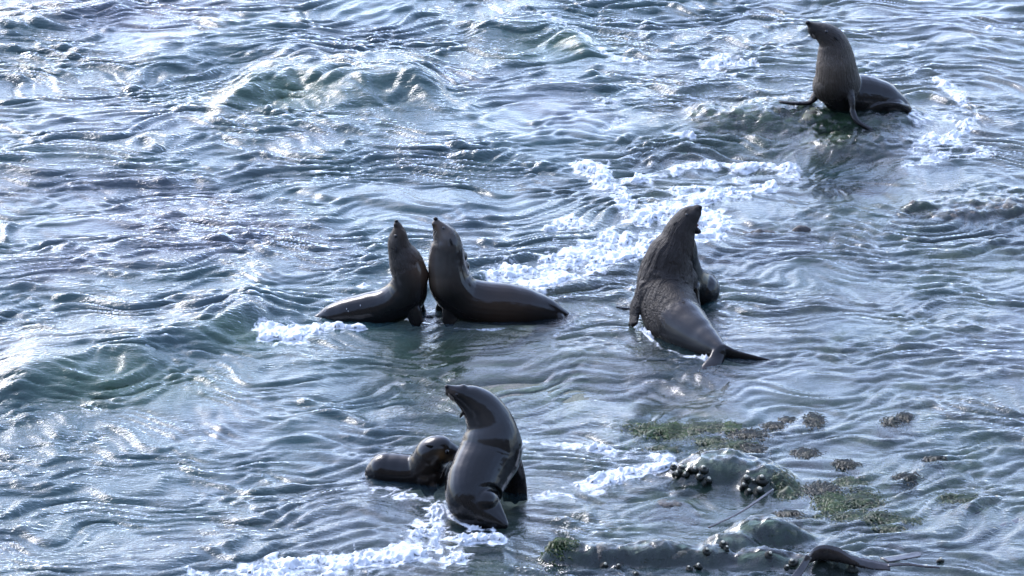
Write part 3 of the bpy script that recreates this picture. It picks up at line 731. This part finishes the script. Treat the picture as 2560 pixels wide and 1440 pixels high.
# 4: big bull with its back to us, 5: the seal it faces
yb = gz(1795, 900)[1]
def bull_extra(part, small, y0):
    bm = bmesh.new()
    pts = [resolve(q, y0) for q in [(1714, 562, 18, 'y', 0.98), (1732, 572, 12, 'y', 0.97), (1745, 578, 8, 'y', 0.96), (1752, 577, 4, 'y', 0.96)]]
    S = np.array([p for p, r in pts]); Rr = np.array([[r, r] for p, r in pts]); D = catmull(np.column_stack([S, Rr]), 4)
    loft(bm, D[:, :3], D[:, 3:], 12); m_ = bpy.data.meshes.new('lower_jaw'); bm.to_mesh(m_); bm.free()
    m_.polygons.foreach_set('use_smooth', np.ones(len(m_.polygons), bool)); part('lower_jaw', m_, M_EAR)
    c, r = resolve((1738, 563, 7, 'y', 0.97), y0); small('mouth', M_MOUTH, c, (r*1.2, r, r*0.8))
make_seal('big shaggy brown bull seal with open mouth, back to us', yb,
 [(1743, 523, 12, 'y', 0.99), (1734, 532, 21, 'y', 0.99), (1719, 547, 29, 'y', 0.99), (1704, 572, 36, 'y', 0.98), (1692, 605, 44, 'y', 0.96), (1675, 640, 58, 'y', 0.94), (1665, 685, 68, 'y', 0.92), (1662, 730, 72, 'y', 0.86),
  (1672, 772, 71, 'y', 0.72), (1695, 806, 68, 'y', 0.56), (1730, 835, 56, 'y', 0.38), (1766, 858, 40, 'y', 0.22), (1800, 877, 20, 'y', 0.06)],
 flippers=[{'n': (0.8, 0.6, 0), 'pts': [(1618, 720, 30, 'y', 0.80, 18), (1592, 762, 22, 'y', 0.74, 12), (1586, 790, 18, 'y', 0.70, 8), (1582, 812, 20, 'y', 0.66, 6)]},
           {'n': (0.15, 1, 0.35), 'pts': [(1802, 876, 22, 'y', 0.07, 13), (1832, 889, 21, 'y', 0.05, 9), (1880, 900, 17, 'y', 0.03, 7), (1940, 908, 8, 'y', 0.02, 4)]},
           {'n': (0.5, 0.1, 1), 'pts': [(1798, 880, 20, 'y', 0.05, 13), (1790, 900, 20, 'y', -0.02, 9), (1774, 918, 20, 'y', -0.10, 6), (1752, 936, 14, 'y', -0.17, 4)]}],
 balls=[(1742, 534, 12, 'y', 0.985), (1741, 524, 12, 'y', 0.985), (1718, 530, 12, 'y', 0.975), (1700, 700, 44, 'y', 1.0), (1640, 745, 56, 'y', 0.8), (1690, 760, 56, 'y', 0.78)],
 base=(0.0067, 0.0064, 0.0067), squash=1.05,
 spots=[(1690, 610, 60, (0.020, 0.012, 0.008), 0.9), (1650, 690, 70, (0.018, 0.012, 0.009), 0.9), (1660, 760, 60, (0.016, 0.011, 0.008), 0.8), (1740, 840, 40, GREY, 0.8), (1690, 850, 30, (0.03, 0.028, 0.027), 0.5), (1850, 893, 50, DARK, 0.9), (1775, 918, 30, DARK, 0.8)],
 dry=lambda t, co: 1.0*(1-sstep(0.52, 0.80, t)), mat=M_BULL,
 eyes=[(1717, 537, 5)], ears=[(1690, 556, 12, -0.2, -1)], nose=(1748, 519, 8, 'y', 0.985),
 whiskers=[(1748, 545, 1757, 585, -.05), (1747, 548, 1752, 592, -.03), (1749, 543, 1764, 580, -.05), (1746, 550, 1748, 596, -.02)], extra=bull_extra)
y5 = gz(1760, 772)[1]+0.10
make_seal('dark seal half hidden behind the big bull, rounded hip showing', y5,
 [(1728, 572, 5, 'y', 0.02), (1722, 582, 13, 'y', 0.02), (1716, 598, 22, 'y', 0.02), (1714, 622, 29, 'y', 0.02), (1714, 655, 34, 'y', 0.02), (1720, 690, 42, 'y', 0.04),
  (1735, 716, 50, 'y', 0.10), (1748, 722, 52, 'y', 0.24), (1750, 722, 48, 'y', 0.4), (1748, 722, 34, 'y', 0.6), (1745, 722, 16, 'y', 0.75)],
 flippers=[{'n': (0.1, 0.2, 1), 'pts': [(1690, 740, 20, 'y', 0.0, 12), (1640, 762, 14, 'y', -0.04, 8), (1580, 772, 9, 'y', -0.05, 5), (1540, 768, 5, 'y', -0.05, 3)]},
           {'n': (1, 0.2, 0), 'pts': [(1735, 720, 20, 'y', -0.06, 14), (1742, 755, 16, 'y', -0.10, 9), (1748, 778, 16, 'y', -0.14, 6)]}],
 balls=[(1752, 726, 48, 'y', 0.1, (1, 1, 1.0)), (1768, 722, 34, 'y', 0.2)],
 base=(0.0040, 0.0041, 0.0045), eyes=[(1722, 588, 3.5)])

# 6: front cow, 7: pup
yc = gz(1240, 1318)[1]
make_seal('glossy grey seal in front, head turned left over the pup', yc,
 [(1120, 969, 8, 'y', 0.42), (1133, 977, 15, 'y', 0.43), (1156, 988, 26, 'y', 0.45), (1182, 1002, 40, 'y', 0.47), (1205, 1024, 50, 'y', 0.48), (1222, 1055, 60, 'y', 0.48), (1228, 1092, 73, 'y', 0.46), (1226, 1132, 80, 'y', 0.44),
  (1206, 1172, 78, 'y', 0.36), (1188, 1212, 74, 'y', 0.27), (1186, 1250, 68, 'y', 0.18), (1210, 1280, 46, 'y', 0.10), (1240, 1300, 26, 'y', 0.04), (1262, 1313, 10, 'y', 0.0)],
 flippers=[{'n': (0.25, 1, 0), 'pts': [(1255, 1130, 44, 'y', 0.55, 30), (1274, 1180, 40, 'y', 0.60, 20), (1283, 1215, 37, 'y', 0.60, 13), (1288, 1254, 34, 'y', 0.58, 9)]},
           {'n': (1, 0.3, 0), 'pts': [(1180, 1130, 30, 'y', 0.6, 18), (1170, 1180, 24, 'y', 0.64, 12), (1165, 1215, 22, 'y', 0.66, 8)]},
           {'n': (0.5, -1, 0.2), 'pts': [(1212, 1255, 38, 'y', 0.10, 24), (1238, 1286, 25, 'y', 0.05, 15), (1264, 1314, 11, 'y', 0.0, 6)]}],
 balls=[(1124, 980, 12, 'y', 0.42), (1135, 990, 12, 'y', 0.43), (1158, 974, 13, 'y', 0.45), (1235, 1110, 60, 'y', 0.52), (1188, 1235, 60, 'y', 0.24)],
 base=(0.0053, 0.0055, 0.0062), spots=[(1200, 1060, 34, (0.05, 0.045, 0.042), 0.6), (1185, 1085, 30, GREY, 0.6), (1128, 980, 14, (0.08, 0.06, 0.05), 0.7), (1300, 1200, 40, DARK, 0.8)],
 eyes=[(1141, 987, 5)], mouth=[(1121, 978), (1130, 988), (1143, 998)], ears=[(1157, 1032, 16, -0.2, -1)], nose=(1118, 967, 6.5, 'y', 0.415),
 whiskers=[(1124, 985, 1126, 1018, -.03), (1127, 988, 1134, 1030, -.03), (1130, 990, 1142, 1044, -.03), (1133, 993, 1150, 1062, -.03), (1122, 983, 1118, 1010, -.03)], smooth=5)
y7 = gz(1000, 1214)[1]+0.13
make_seal('small pup with big eye nuzzling the grey seal in front', y7,
 [(1153, 1134, 6, 'y', -0.06), (1143, 1133, 13, 'y', -0.06), (1126, 1130, 26, 'y', -0.05), (1104, 1127, 38, 'y', -0.04), (1086, 1136, 46, 'y', -0.02), (1072, 1156, 46, 'y', 0.0), (1050, 1178, 46, 'y', 0.03),
  (1010, 1180, 46, 'y', 0.06), (970, 1178, 47, 'y', 0.09), (942, 1186, 38, 'y', 0.10), (922, 1200, 18, 'y', 0.10)],
 flippers=[{'n': (0.3, 1, 0.2), 'pts': [(1065, 1195, 30, 'y', -0.05, 18), (1072, 1218, 26, 'y', -0.09, 10), (1080, 1236, 22, 'y', -0.12, 6)]}],
 balls=[(1140, 1142, 12, 'y', -0.085), (1148, 1138, 10, 'y', -0.05), (1098, 1118, 28, 'y', -0.03), (1082, 1180, 46, 'y', 0.0), (965, 1176, 47, 'y', 0.09), (1105, 1175, 30, 'y', 0.02)],
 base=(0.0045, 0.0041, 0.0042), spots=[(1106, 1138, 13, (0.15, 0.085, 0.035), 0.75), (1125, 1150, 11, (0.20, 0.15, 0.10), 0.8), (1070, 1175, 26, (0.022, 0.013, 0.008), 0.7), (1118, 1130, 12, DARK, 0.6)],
 eyes=[(1118, 1130, 7.5)], mouth=[(1150, 1141), (1140, 1149), (1126, 1154)], ears=[(1080, 1117, 18, -1.0, 0.15)], nose=(1153, 1133, 6.5, 'y', -0.065),
 whiskers=[(1128, 1152, 1112, 1190, -.05), (1132, 1152, 1122, 1198, -.05), (1135, 1152, 1132, 1200, -.05), (1130, 1150, 1104, 1180, -.05), (1126, 1150, 1100, 1196, -.05)])

# ------------------------------------------------------------------ sea snails
def snail_meshes():
    def spiral(t0, t1, n, N=10):
        V, Fc = [], []
        for i in range(n+1):
            t = t0+(t1-t0)*i/n                          # turns
            g = math.exp(0.62*(t-3.4)); r = 0.56*g; cr = 0.62*g; z = 0.95-1.42*g
            th = t*2*math.pi; c = np.array([r*math.cos(th), r*math.sin(th), z]); e = np.array([math.cos(th), math.sin(th), 0])
            for k in range(N):
                a = 2*math.pi*k/N
                V.append(c+e*cr*math.cos(a)+np.array([0, 0, 1])*cr*0.95*math.sin(a))
        for i in range(n):
            for k in range(N): Fc.append((i*N+k, i*N+(k+1) % N, (i+1)*N+(k+1) % N, (i+1)*N+k))
        me = bpy.data.meshes.new('shell'); me.from_pydata([tuple(v) for v in V], [], Fc+[tuple(range(N))[::-1], tuple(n*N+k for k in range(N))])
        me.polygons.foreach_set('use_smooth', np.ones(len(me.polygons), bool)); return me
    return spiral(1.75, 3.4, 26), spiral(0.2, 1.75, 18, 8)
m = NT_('dark_shell'); p_ = m.n('TexCoord').outputs['Object']
wv = m.noise(p_, 5, 4, 0.7)
M_SHELL = m.done(m.n('BsdfPrincipled', {'Base Color': m.ramp(wv, [(0.35, (0.006, 0.007, 0.006)), (0.6, (0.018, 0.022, 0.016)), (0.75, (0.05, 0.05, 0.035))]), 'Roughness': 0.45, 'Specular IOR Level': 0.25,
      'Normal': m.n('Bump', {'Height': wv, 'Strength': 0.4, 'Distance': 0.1}).outputs[0]}).outputs[0])
m = NT_('worn_apex'); p_ = m.n('TexCoord').outputs['Object']
M_APEX = m.done(m.n('BsdfPrincipled', {'Base Color': m.ramp(m.noise(p_, 9, 3, 0.6), [(0.35, (0.16, 0.14, 0.09)), (0.55, (0.55, 0.52, 0.40))]), 'Roughness': 0.5}).outputs[0])
SH, AP = snail_meshes(); SH.materials.append(M_SHELL); AP.materials.append(M_APEX)
def rock_z(px, py):
    return max(float(all_rock(np.array([px*1.0]), np.array([py*1.0]))[0]), -0.03)
def on_ground(px, py):
    """the point of the rock or water seen at (px, py)"""
    for z in np.arange(0.25, -0.06, -0.004):
        g = gz(px, py, z); P1, Q1 = topx(g[0], g[1])
        if max(rock_z(P1, Q1), water_z(g[0], g[1])-0.01) >= z: return g
    return gz(px, py, 0)
SNAILS = [  # px, py of the middle, width in photograph pixels, label
 (1683, 1166, 22, 'sea snail at the left end of the larger cluster, against foam'),
 (1704, 1170, 26, 'sea snail with pale ringed tip, second from left in the larger cluster'),
 (1693, 1184, 26, 'sea snail low at the left front of the larger cluster'),
 (1714, 1186, 24, 'sea snail low in the middle front of the larger cluster'),
 (1735, 1174, 30, 'large sea snail with round cream tip in the larger cluster'),
 (1758, 1173, 32, 'sea snail with cream tip at the upper right of the larger cluster'),
 (1747, 1192, 26, 'shadowy sea snail under the cream tipped pair in the larger cluster'),
 (1770, 1201, 30, 'sea snail at the lower right end of the larger cluster'),
 (1866, 1197, 32, 'sea snail with big cream tip at upper left of smaller cluster'),
 (1885, 1203, 18, 'little sea snail with white tip in the middle of smaller cluster'),
 (1904, 1196, 32, 'sea snail with big ringed tip at upper right of smaller cluster'),
 (1860, 1214, 26, 'dark sea snail at the left side of smaller cluster'),
 (1872, 1228, 24, 'sea snail at the water line, lower left of smaller cluster'),
 (1898, 1226, 34, 'broad sea snail at the lower right of smaller cluster'),
 (1512, 1412, 24, 'cream tipped sea snail left on the low dark ledge'),
 (1546, 1415, 20, 'small sea snail second from left on the low dark ledge'),
 (1589, 1434, 18, 'sea snail half cut by the picture edge below the dark ledge'),
 (1722, 1421, 22, 'sea snail lower of the two at right end of dark ledge'),
 (1746, 1415, 24, 'cream tipped sea snail at right end of the dark ledge'),
 (1766, 1376, 24, 'dark sea snail in the hollow behind the dark ledge'),
 (1808, 1359, 28, 'very dark tall sea snail against the olive hump'),
 (1817, 1369, 18, 'pale tipped small sea snail in front of the very dark one'),
 (1923, 1385, 26, 'lone greenish sea snail on the clear water hump'),
 (1981, 1405, 28, 'cream tipped sea snail left of the kelp blade, upper of two'),
 (1967, 1418, 22, 'sea snail left of the kelp blade, lower of two'),
 (2130, 1420, 30, 'sea snail with round cream tip under the kelp blade'),
 (2352, 1401, 22, 'single greenish sea snail far right in open shallow water'),
]
for i, (px, py, wpx, lab) in enumerate(SNAILS):
    g = on_ground(px, py+wpx*0.30); s_ = wpx*mpp(g)/2/1.02
    root = empty('sea_snail', (g[0], g[1], g[2]+s_*0.62))
    root.scale = (s_, s_, s_*0.98)
    root.rotation_euler = (math.radians(random.uniform(5, 38)), math.radians(random.uniform(-22, 22)), random.uniform(0, 6.28)) if False else Matrix.Rotation(0, 3, 'Z').to_euler()
    tilt = Matrix.Rotation(math.radians(random.uniform(4, 34)), 3, 'X') @ Matrix.Rotation(math.radians(random.uniform(-20, 20)), 3, 'Y') @ Matrix.Rotation(random.uniform(0, 6.28), 3, 'Z')
    root.rotation_euler = tilt.to_euler()
    a_ = bpy.data.objects.new('shell', SH); b_ = bpy.data.objects.new('apex', AP)
    for q_ in (a_, b_): C.objects.link(q_); q_.parent = root
    tag(root, lab, 'sea snail', 'sea snails on the wet rocks')

# ------------------------------------------------------------------ seaweed tufts on the shelf
def mat_weed(name, c0, c1, c2):
    m = NT_(name); p = m.pos()
    col = m.ramp(m.noise(p, 20, 4, 0.7), [(0.3, c0), (0.5, c1), (0.7, c2)])
    return m.done(m.n('BsdfPrincipled', {'Base Color': col, 'Roughness': 0.45, 'Specular IOR Level': 0.25}).outputs[0])
W_GREEN = mat_weed('green_weed', (0.006, 0.013, 0.004), (0.018, 0.038, 0.008), (0.045, 0.080, 0.014))
W_OLIVE = mat_weed('olive_weed', (0.008, 0.012, 0.007), (0.022, 0.036, 0.015), (0.05, 0.075, 0.025))
W_BROWN = mat_weed('brown_weed', (0.004, 0.005, 0.004), (0.009, 0.012, 0.008), (0.02, 0.027, 0.014))
def weed(cx, cy, rx, ry, n, mat, label, up=0.03):
    up *= 0.9
    c = gz(cx, cy, 0.0); r = np.random.default_rng(int(cx*7+cy)); k = mpp(c)
    V, Fc = [], []
    ax_, ay_ = rx*k, ry*k/math.sin(PITCH)
    # the knobbly cushion the fronds grow from
    gx = np.linspace(-1.25, 1.25, 26); GX, GY = np.meshgrid(gx, gx)
    WX = c[0]+GX*ax_; WY = c[1]+GY*ay_
    nn = samp(fb2, WX, WY)[..., 0]; d = np.hypot(GX, GY)
    H = -0.006+up*0.22-(0.03+up*0.22)*d**2+0.012*nn+0.014*samp(fb1, WX*2, WY*2)[..., 0]
    wz = np.array([[water_z(a, b) for a, b in zip(ra, rb)] for ra, rb in zip(WX, WY)])
    Z = wz+H
    ii = np.arange(676).reshape(26, 26)
    V += [tuple(v) for v in np.stack([WX, WY, Z], -1).reshape(-1, 3)]
    Fc += [tuple(q) for q in np.stack([ii[:-1, :-1], ii[:-1, 1:], ii[1:, 1:], ii[1:, :-1]], -1).reshape(-1, 4)]
    for _ in range(int(n*2.2)):
        t = r.uniform(0, 6.283); q = abs(r.normal(0, 0.66))
        x = c[0]+ax_*q*math.cos(t); y = c[1]+ay_*q*math.sin(t)
        z = water_z(x, y)+0.001+up*0.22*(1-q*q)
        L = r.uniform(0.02, 0.05); a = r.normal(-0.35, 0.8); wv = r.uniform(0.0018, 0.0045)
        dx, dy = math.cos(a)*L, math.sin(a)*L; px_, py_ = -math.sin(a)*wv, math.cos(a)*wv
        b = len(V); h = r.uniform(0.001, up*0.28)
        for f_, hh, ww in ((0, 0, 1), (0.5, h, 1.1), (1, h*0.2-0.01, 0.3)):
            V.append((x+dx*f_-px_*ww, y+dy*f_-py_*ww, z+hh)); V.append((x+dx*f_+px_*ww, y+dy*f_+py_*ww, z+hh+0.002))
        Fc += [(b, b+1, b+3, b+2), (b+2, b+3, b+5, b+4)]
    me = bpy.data.meshes.new('seaweed_tuft'); me.from_pydata(V, [], Fc)
    me.polygons.foreach_set('use_smooth', np.ones(len(me.polygons), bool))
    o = link('seaweed_tuft', me, mat); tag(o, label, 'seaweed', 'seaweed tufts on the shallow shelf')
WEED = [
 (1655, 1066, 85, 20, 900, W_GREEN, 'largest bright green seaweed patch, on the left of the shelf', 0.05),
 (1745, 1062, 70, 14, 500, W_OLIVE, 'dull olive seaweed strip joined to the largest green patch', 0.04),
 (1820, 1066, 30, 12, 260, W_GREEN, 'small bright green seaweed tuft right of the largest patch', 0.04),
 (1870, 1086, 48, 12, 360, W_BROWN, 'brown grey seaweed tuft trailing right from the green one', 0.04),
 (1770, 1098, 40, 8, 240, W_OLIVE, 'thin olive seaweed streak below the largest green patch', 0.025),
 (1815, 1115, 60, 15, 460, W_OLIVE, 'olive green seaweed patch just above the glassy dome', 0.03),
 (1870, 1122, 42, 10, 260, W_BROWN, 'dark seaweed tuft to the right above the glassy dome', 0.03),
 (1660, 1118, 40, 6, 160, W_OLIVE, 'slim dark green seaweed streak left of the glassy dome', 0.02),
 (1970, 1225, 34, 18, 300, W_OLIVE, 'dark green seaweed tuft beside the smaller snail cluster', 0.04),
 (2050, 1222, 45, 14, 340, W_BROWN, 'brown seaweed tuft left above the round green one', 0.04),
 (2075, 1256, 42, 22, 560, W_GREEN, 'round bright green seaweed tuft in the middle right shallows', 0.045),
 (2150, 1250, 50, 18, 420, W_OLIVE, 'olive seaweed tuft right beside the round green one', 0.04),
 (2140, 1290, 90, 9, 380, W_OLIVE, 'long thin seaweed streak below the round green tuft', 0.025),
 (2230, 1300, 70, 7, 260, W_OLIVE, 'far right end of the long seaweed streak', 0.02),
 (2120, 1205, 40, 12, 300, W_OLIVE, 'soft green seaweed tuft above the round green one', 0.035),
 (2110, 1160, 32, 9, 200, W_BROWN, 'small grey brown seaweed tuft high in the right shallows', 0.03),
 (1930, 1062, 28, 8, 160, W_BROWN, 'flat dark seaweed tuft right of the green patches', 0.025),
 (2030, 1052, 26, 16, 240, W_BROWN, 'round dark seaweed tuft on the calm blue water', 0.035),
 (1965, 1046, 18, 7, 110, W_BROWN, 'tiny dark seaweed tuft on the calm blue water', 0.025),
 (2225, 1056, 24, 12, 180, W_BROWN, 'left of two dark seaweed knobs far right', 0.035),
 (2258, 1044, 18, 10, 140, W_BROWN, 'right of two dark seaweed knobs far right', 0.035),
 (2010, 1130, 36, 10, 220, W_BROWN, 'ragged dark seaweed tuft right of the dome', 0.03),
 (2260, 1195, 30, 10, 180, W_BROWN, 'lone dark seaweed tuft near the right white ripples', 0.03),
 (1965, 1285, 34, 8, 180, W_BROWN, 'dark purple green seaweed tuft above the olive hump', 0.025),
 (2220, 1322, 34, 7, 150, W_OLIVE, 'little green seaweed tuft above the kelp', 0.02),
 (1395, 1386, 40, 14, 420, W_GREEN, 'mossy green tuft on the left tip of the ledge', 0.05),
 (2390, 1245, 50, 9, 220, W_OLIVE, 'faint green seaweed streak near the right border', 0.02),
 (2330, 1150, 26, 6, 110, W_BROWN, 'faint dark seaweed streak in the upper right shallows', 0.02),
]
for a in WEED: weed(*a)

# ------------------------------------------------------------------ kelp
m = NT_('kelp_leather'); p_ = m.pos()
nz = m.noise(p_, 12, 3, 0.6)
M_KELP = m.done(m.n('BsdfPrincipled', {'Base Color': m.ramp(nz, [(0.35, (0.012, 0.009, 0.009)), (0.65, (0.035, 0.028, 0.026))]), 'Roughness': 0.2,
      'Normal': m.n('Bump', {'Height': nz, 'Strength': 0.3, 'Distance': 0.02}).outputs[0]}).outputs[0])
def ribbon(name, top, bot, thick=0.006, n=8, bulge=0.0, parent=None):
    """sheet of kelp between two edge lines given as (px, py, z)"""
    A = catmull([gz(a, b, z) for a, b, z in top], n); B = catmull([gz(a, b, z) for a, b, z in bot], n); R_ = 6
    bm = bmesh.new(); rows = []
    for a, b in zip(A, B):
        row = []
        for k in range(R_+1):
            t = k/R_; p = a*(1-t)+b*t+np.array([0, bulge, bulge*0.6])*math.sin(math.pi*t)
            row.append(bm.verts.new(p))
        rows.append(row)
    for i in range(len(rows)-1):
        for k in range(R_): bm.faces.new((rows[i][k], rows[i][k+1], rows[i+1][k+1], rows[i+1][k]))
    me = bpy.data.meshes.new(name); bm.to_mesh(me); bm.free()
    me.polygons.foreach_set('use_smooth', np.ones(len(me.polygons), bool))
    o = link(name, me, M_KELP, parent)
    sm = o.modifiers.new('thickness', 'SOLIDIFY'); sm.thickness = thick; sm.offset = 0
    return o
kr = empty('kelp_frond', (0, 0, 0))
ribbon('blade', [(2020, 1392, 0.10), (2036, 1370, 0.16), (2062, 1362, 0.18), (2096, 1369, 0.16), (2130, 1390, 0.11), (2170, 1398, 0.075), (2225, 1410, 0.05)],
                [(2024, 1397, 0.07), (2044, 1398, 0.06), (2068, 1402, 0.05), (2100, 1405, 0.05), (2135, 1408, 0.045), (2175, 1416, 0.04), (2225, 1416, 0.04)], bulge=-0.035, parent=kr)
ribbon('stalk', [(2016, 1386, 0.13), (2000, 1412, 0.08), (1978, 1440, 0.05), (1950, 1470, 0.03)], [(2032, 1394, 0.10), (2014, 1424, 0.05), (2000, 1444, 0.03), (1975, 1474, 0.02)], parent=kr)
ribbon('tail', [(2220, 1409, 0.05), (2270, 1408, 0.04), (2310, 1414, 0.035), (2350, 1418, 0.03)], [(2220, 1416, 0.045), (2270, 1414, 0.03), (2310, 1418, 0.03), (2350, 1421, 0.025)], parent=kr)
tag(kr, 'dark leathery kelp blade arching out of the water at the bottom', 'kelp')
k2 = ribbon('kelp_frond', [(2200, 1395, 0.012), (2300, 1378, 0.002), (2400, 1348, 0.0), (2480, 1318, 0.0), (2560, 1290, -0.005)],
            [(2220, 1406, 0.008), (2310, 1390, -0.004), (2415, 1362, -0.006), (2495, 1328, -0.006), (2570, 1298, -0.01)])
tag(k2, 'long flat kelp strap lying awash towards the right edge', 'kelp')
k3 = ribbon('kelp_frond', [(1770, 1318, 0.03), (1840, 1285, 0.035), (1885, 1255, 0.05), (1932, 1222, 0.06)], [(1773, 1320, 0.028), (1843, 1287, 0.033), (1889, 1258, 0.048), (1935, 1225, 0.056)])
tag(k3, 'thin striped kelp stem running below the smaller snail cluster', 'kelp')

# drops of spray thrown up behind the left seal of the pair
bm = bmesh.new(); rd = random.Random(5)
for _ in range(46):
    px, py = rd.gauss(810, 45), rd.gauss(770, 26)
    c_ = gy(px, min(py, 800), y1+rd.uniform(-0.15, 0.25)); r_ = rd.uniform(0.0016, 0.0034)
    g_ = bmesh.ops.create_icosphere(bm, subdivisions=1, radius=1.0)
    bmesh.ops.transform(bm, matrix=Matrix.Translation(Vector(c_)) @ Matrix.Diagonal((r_, r_, r_*rd.uniform(1, 3.5), 1)), verts=g_['verts'])
me = bpy.data.meshes.new('spray'); bm.to_mesh(me); bm.free()
me.polygons.foreach_set('use_smooth', np.ones(len(me.polygons), bool))
tag(link('spray', me, M_FOAM), 'fine drops of spray above the left seal of the pair', 'spray', kind='stuff')
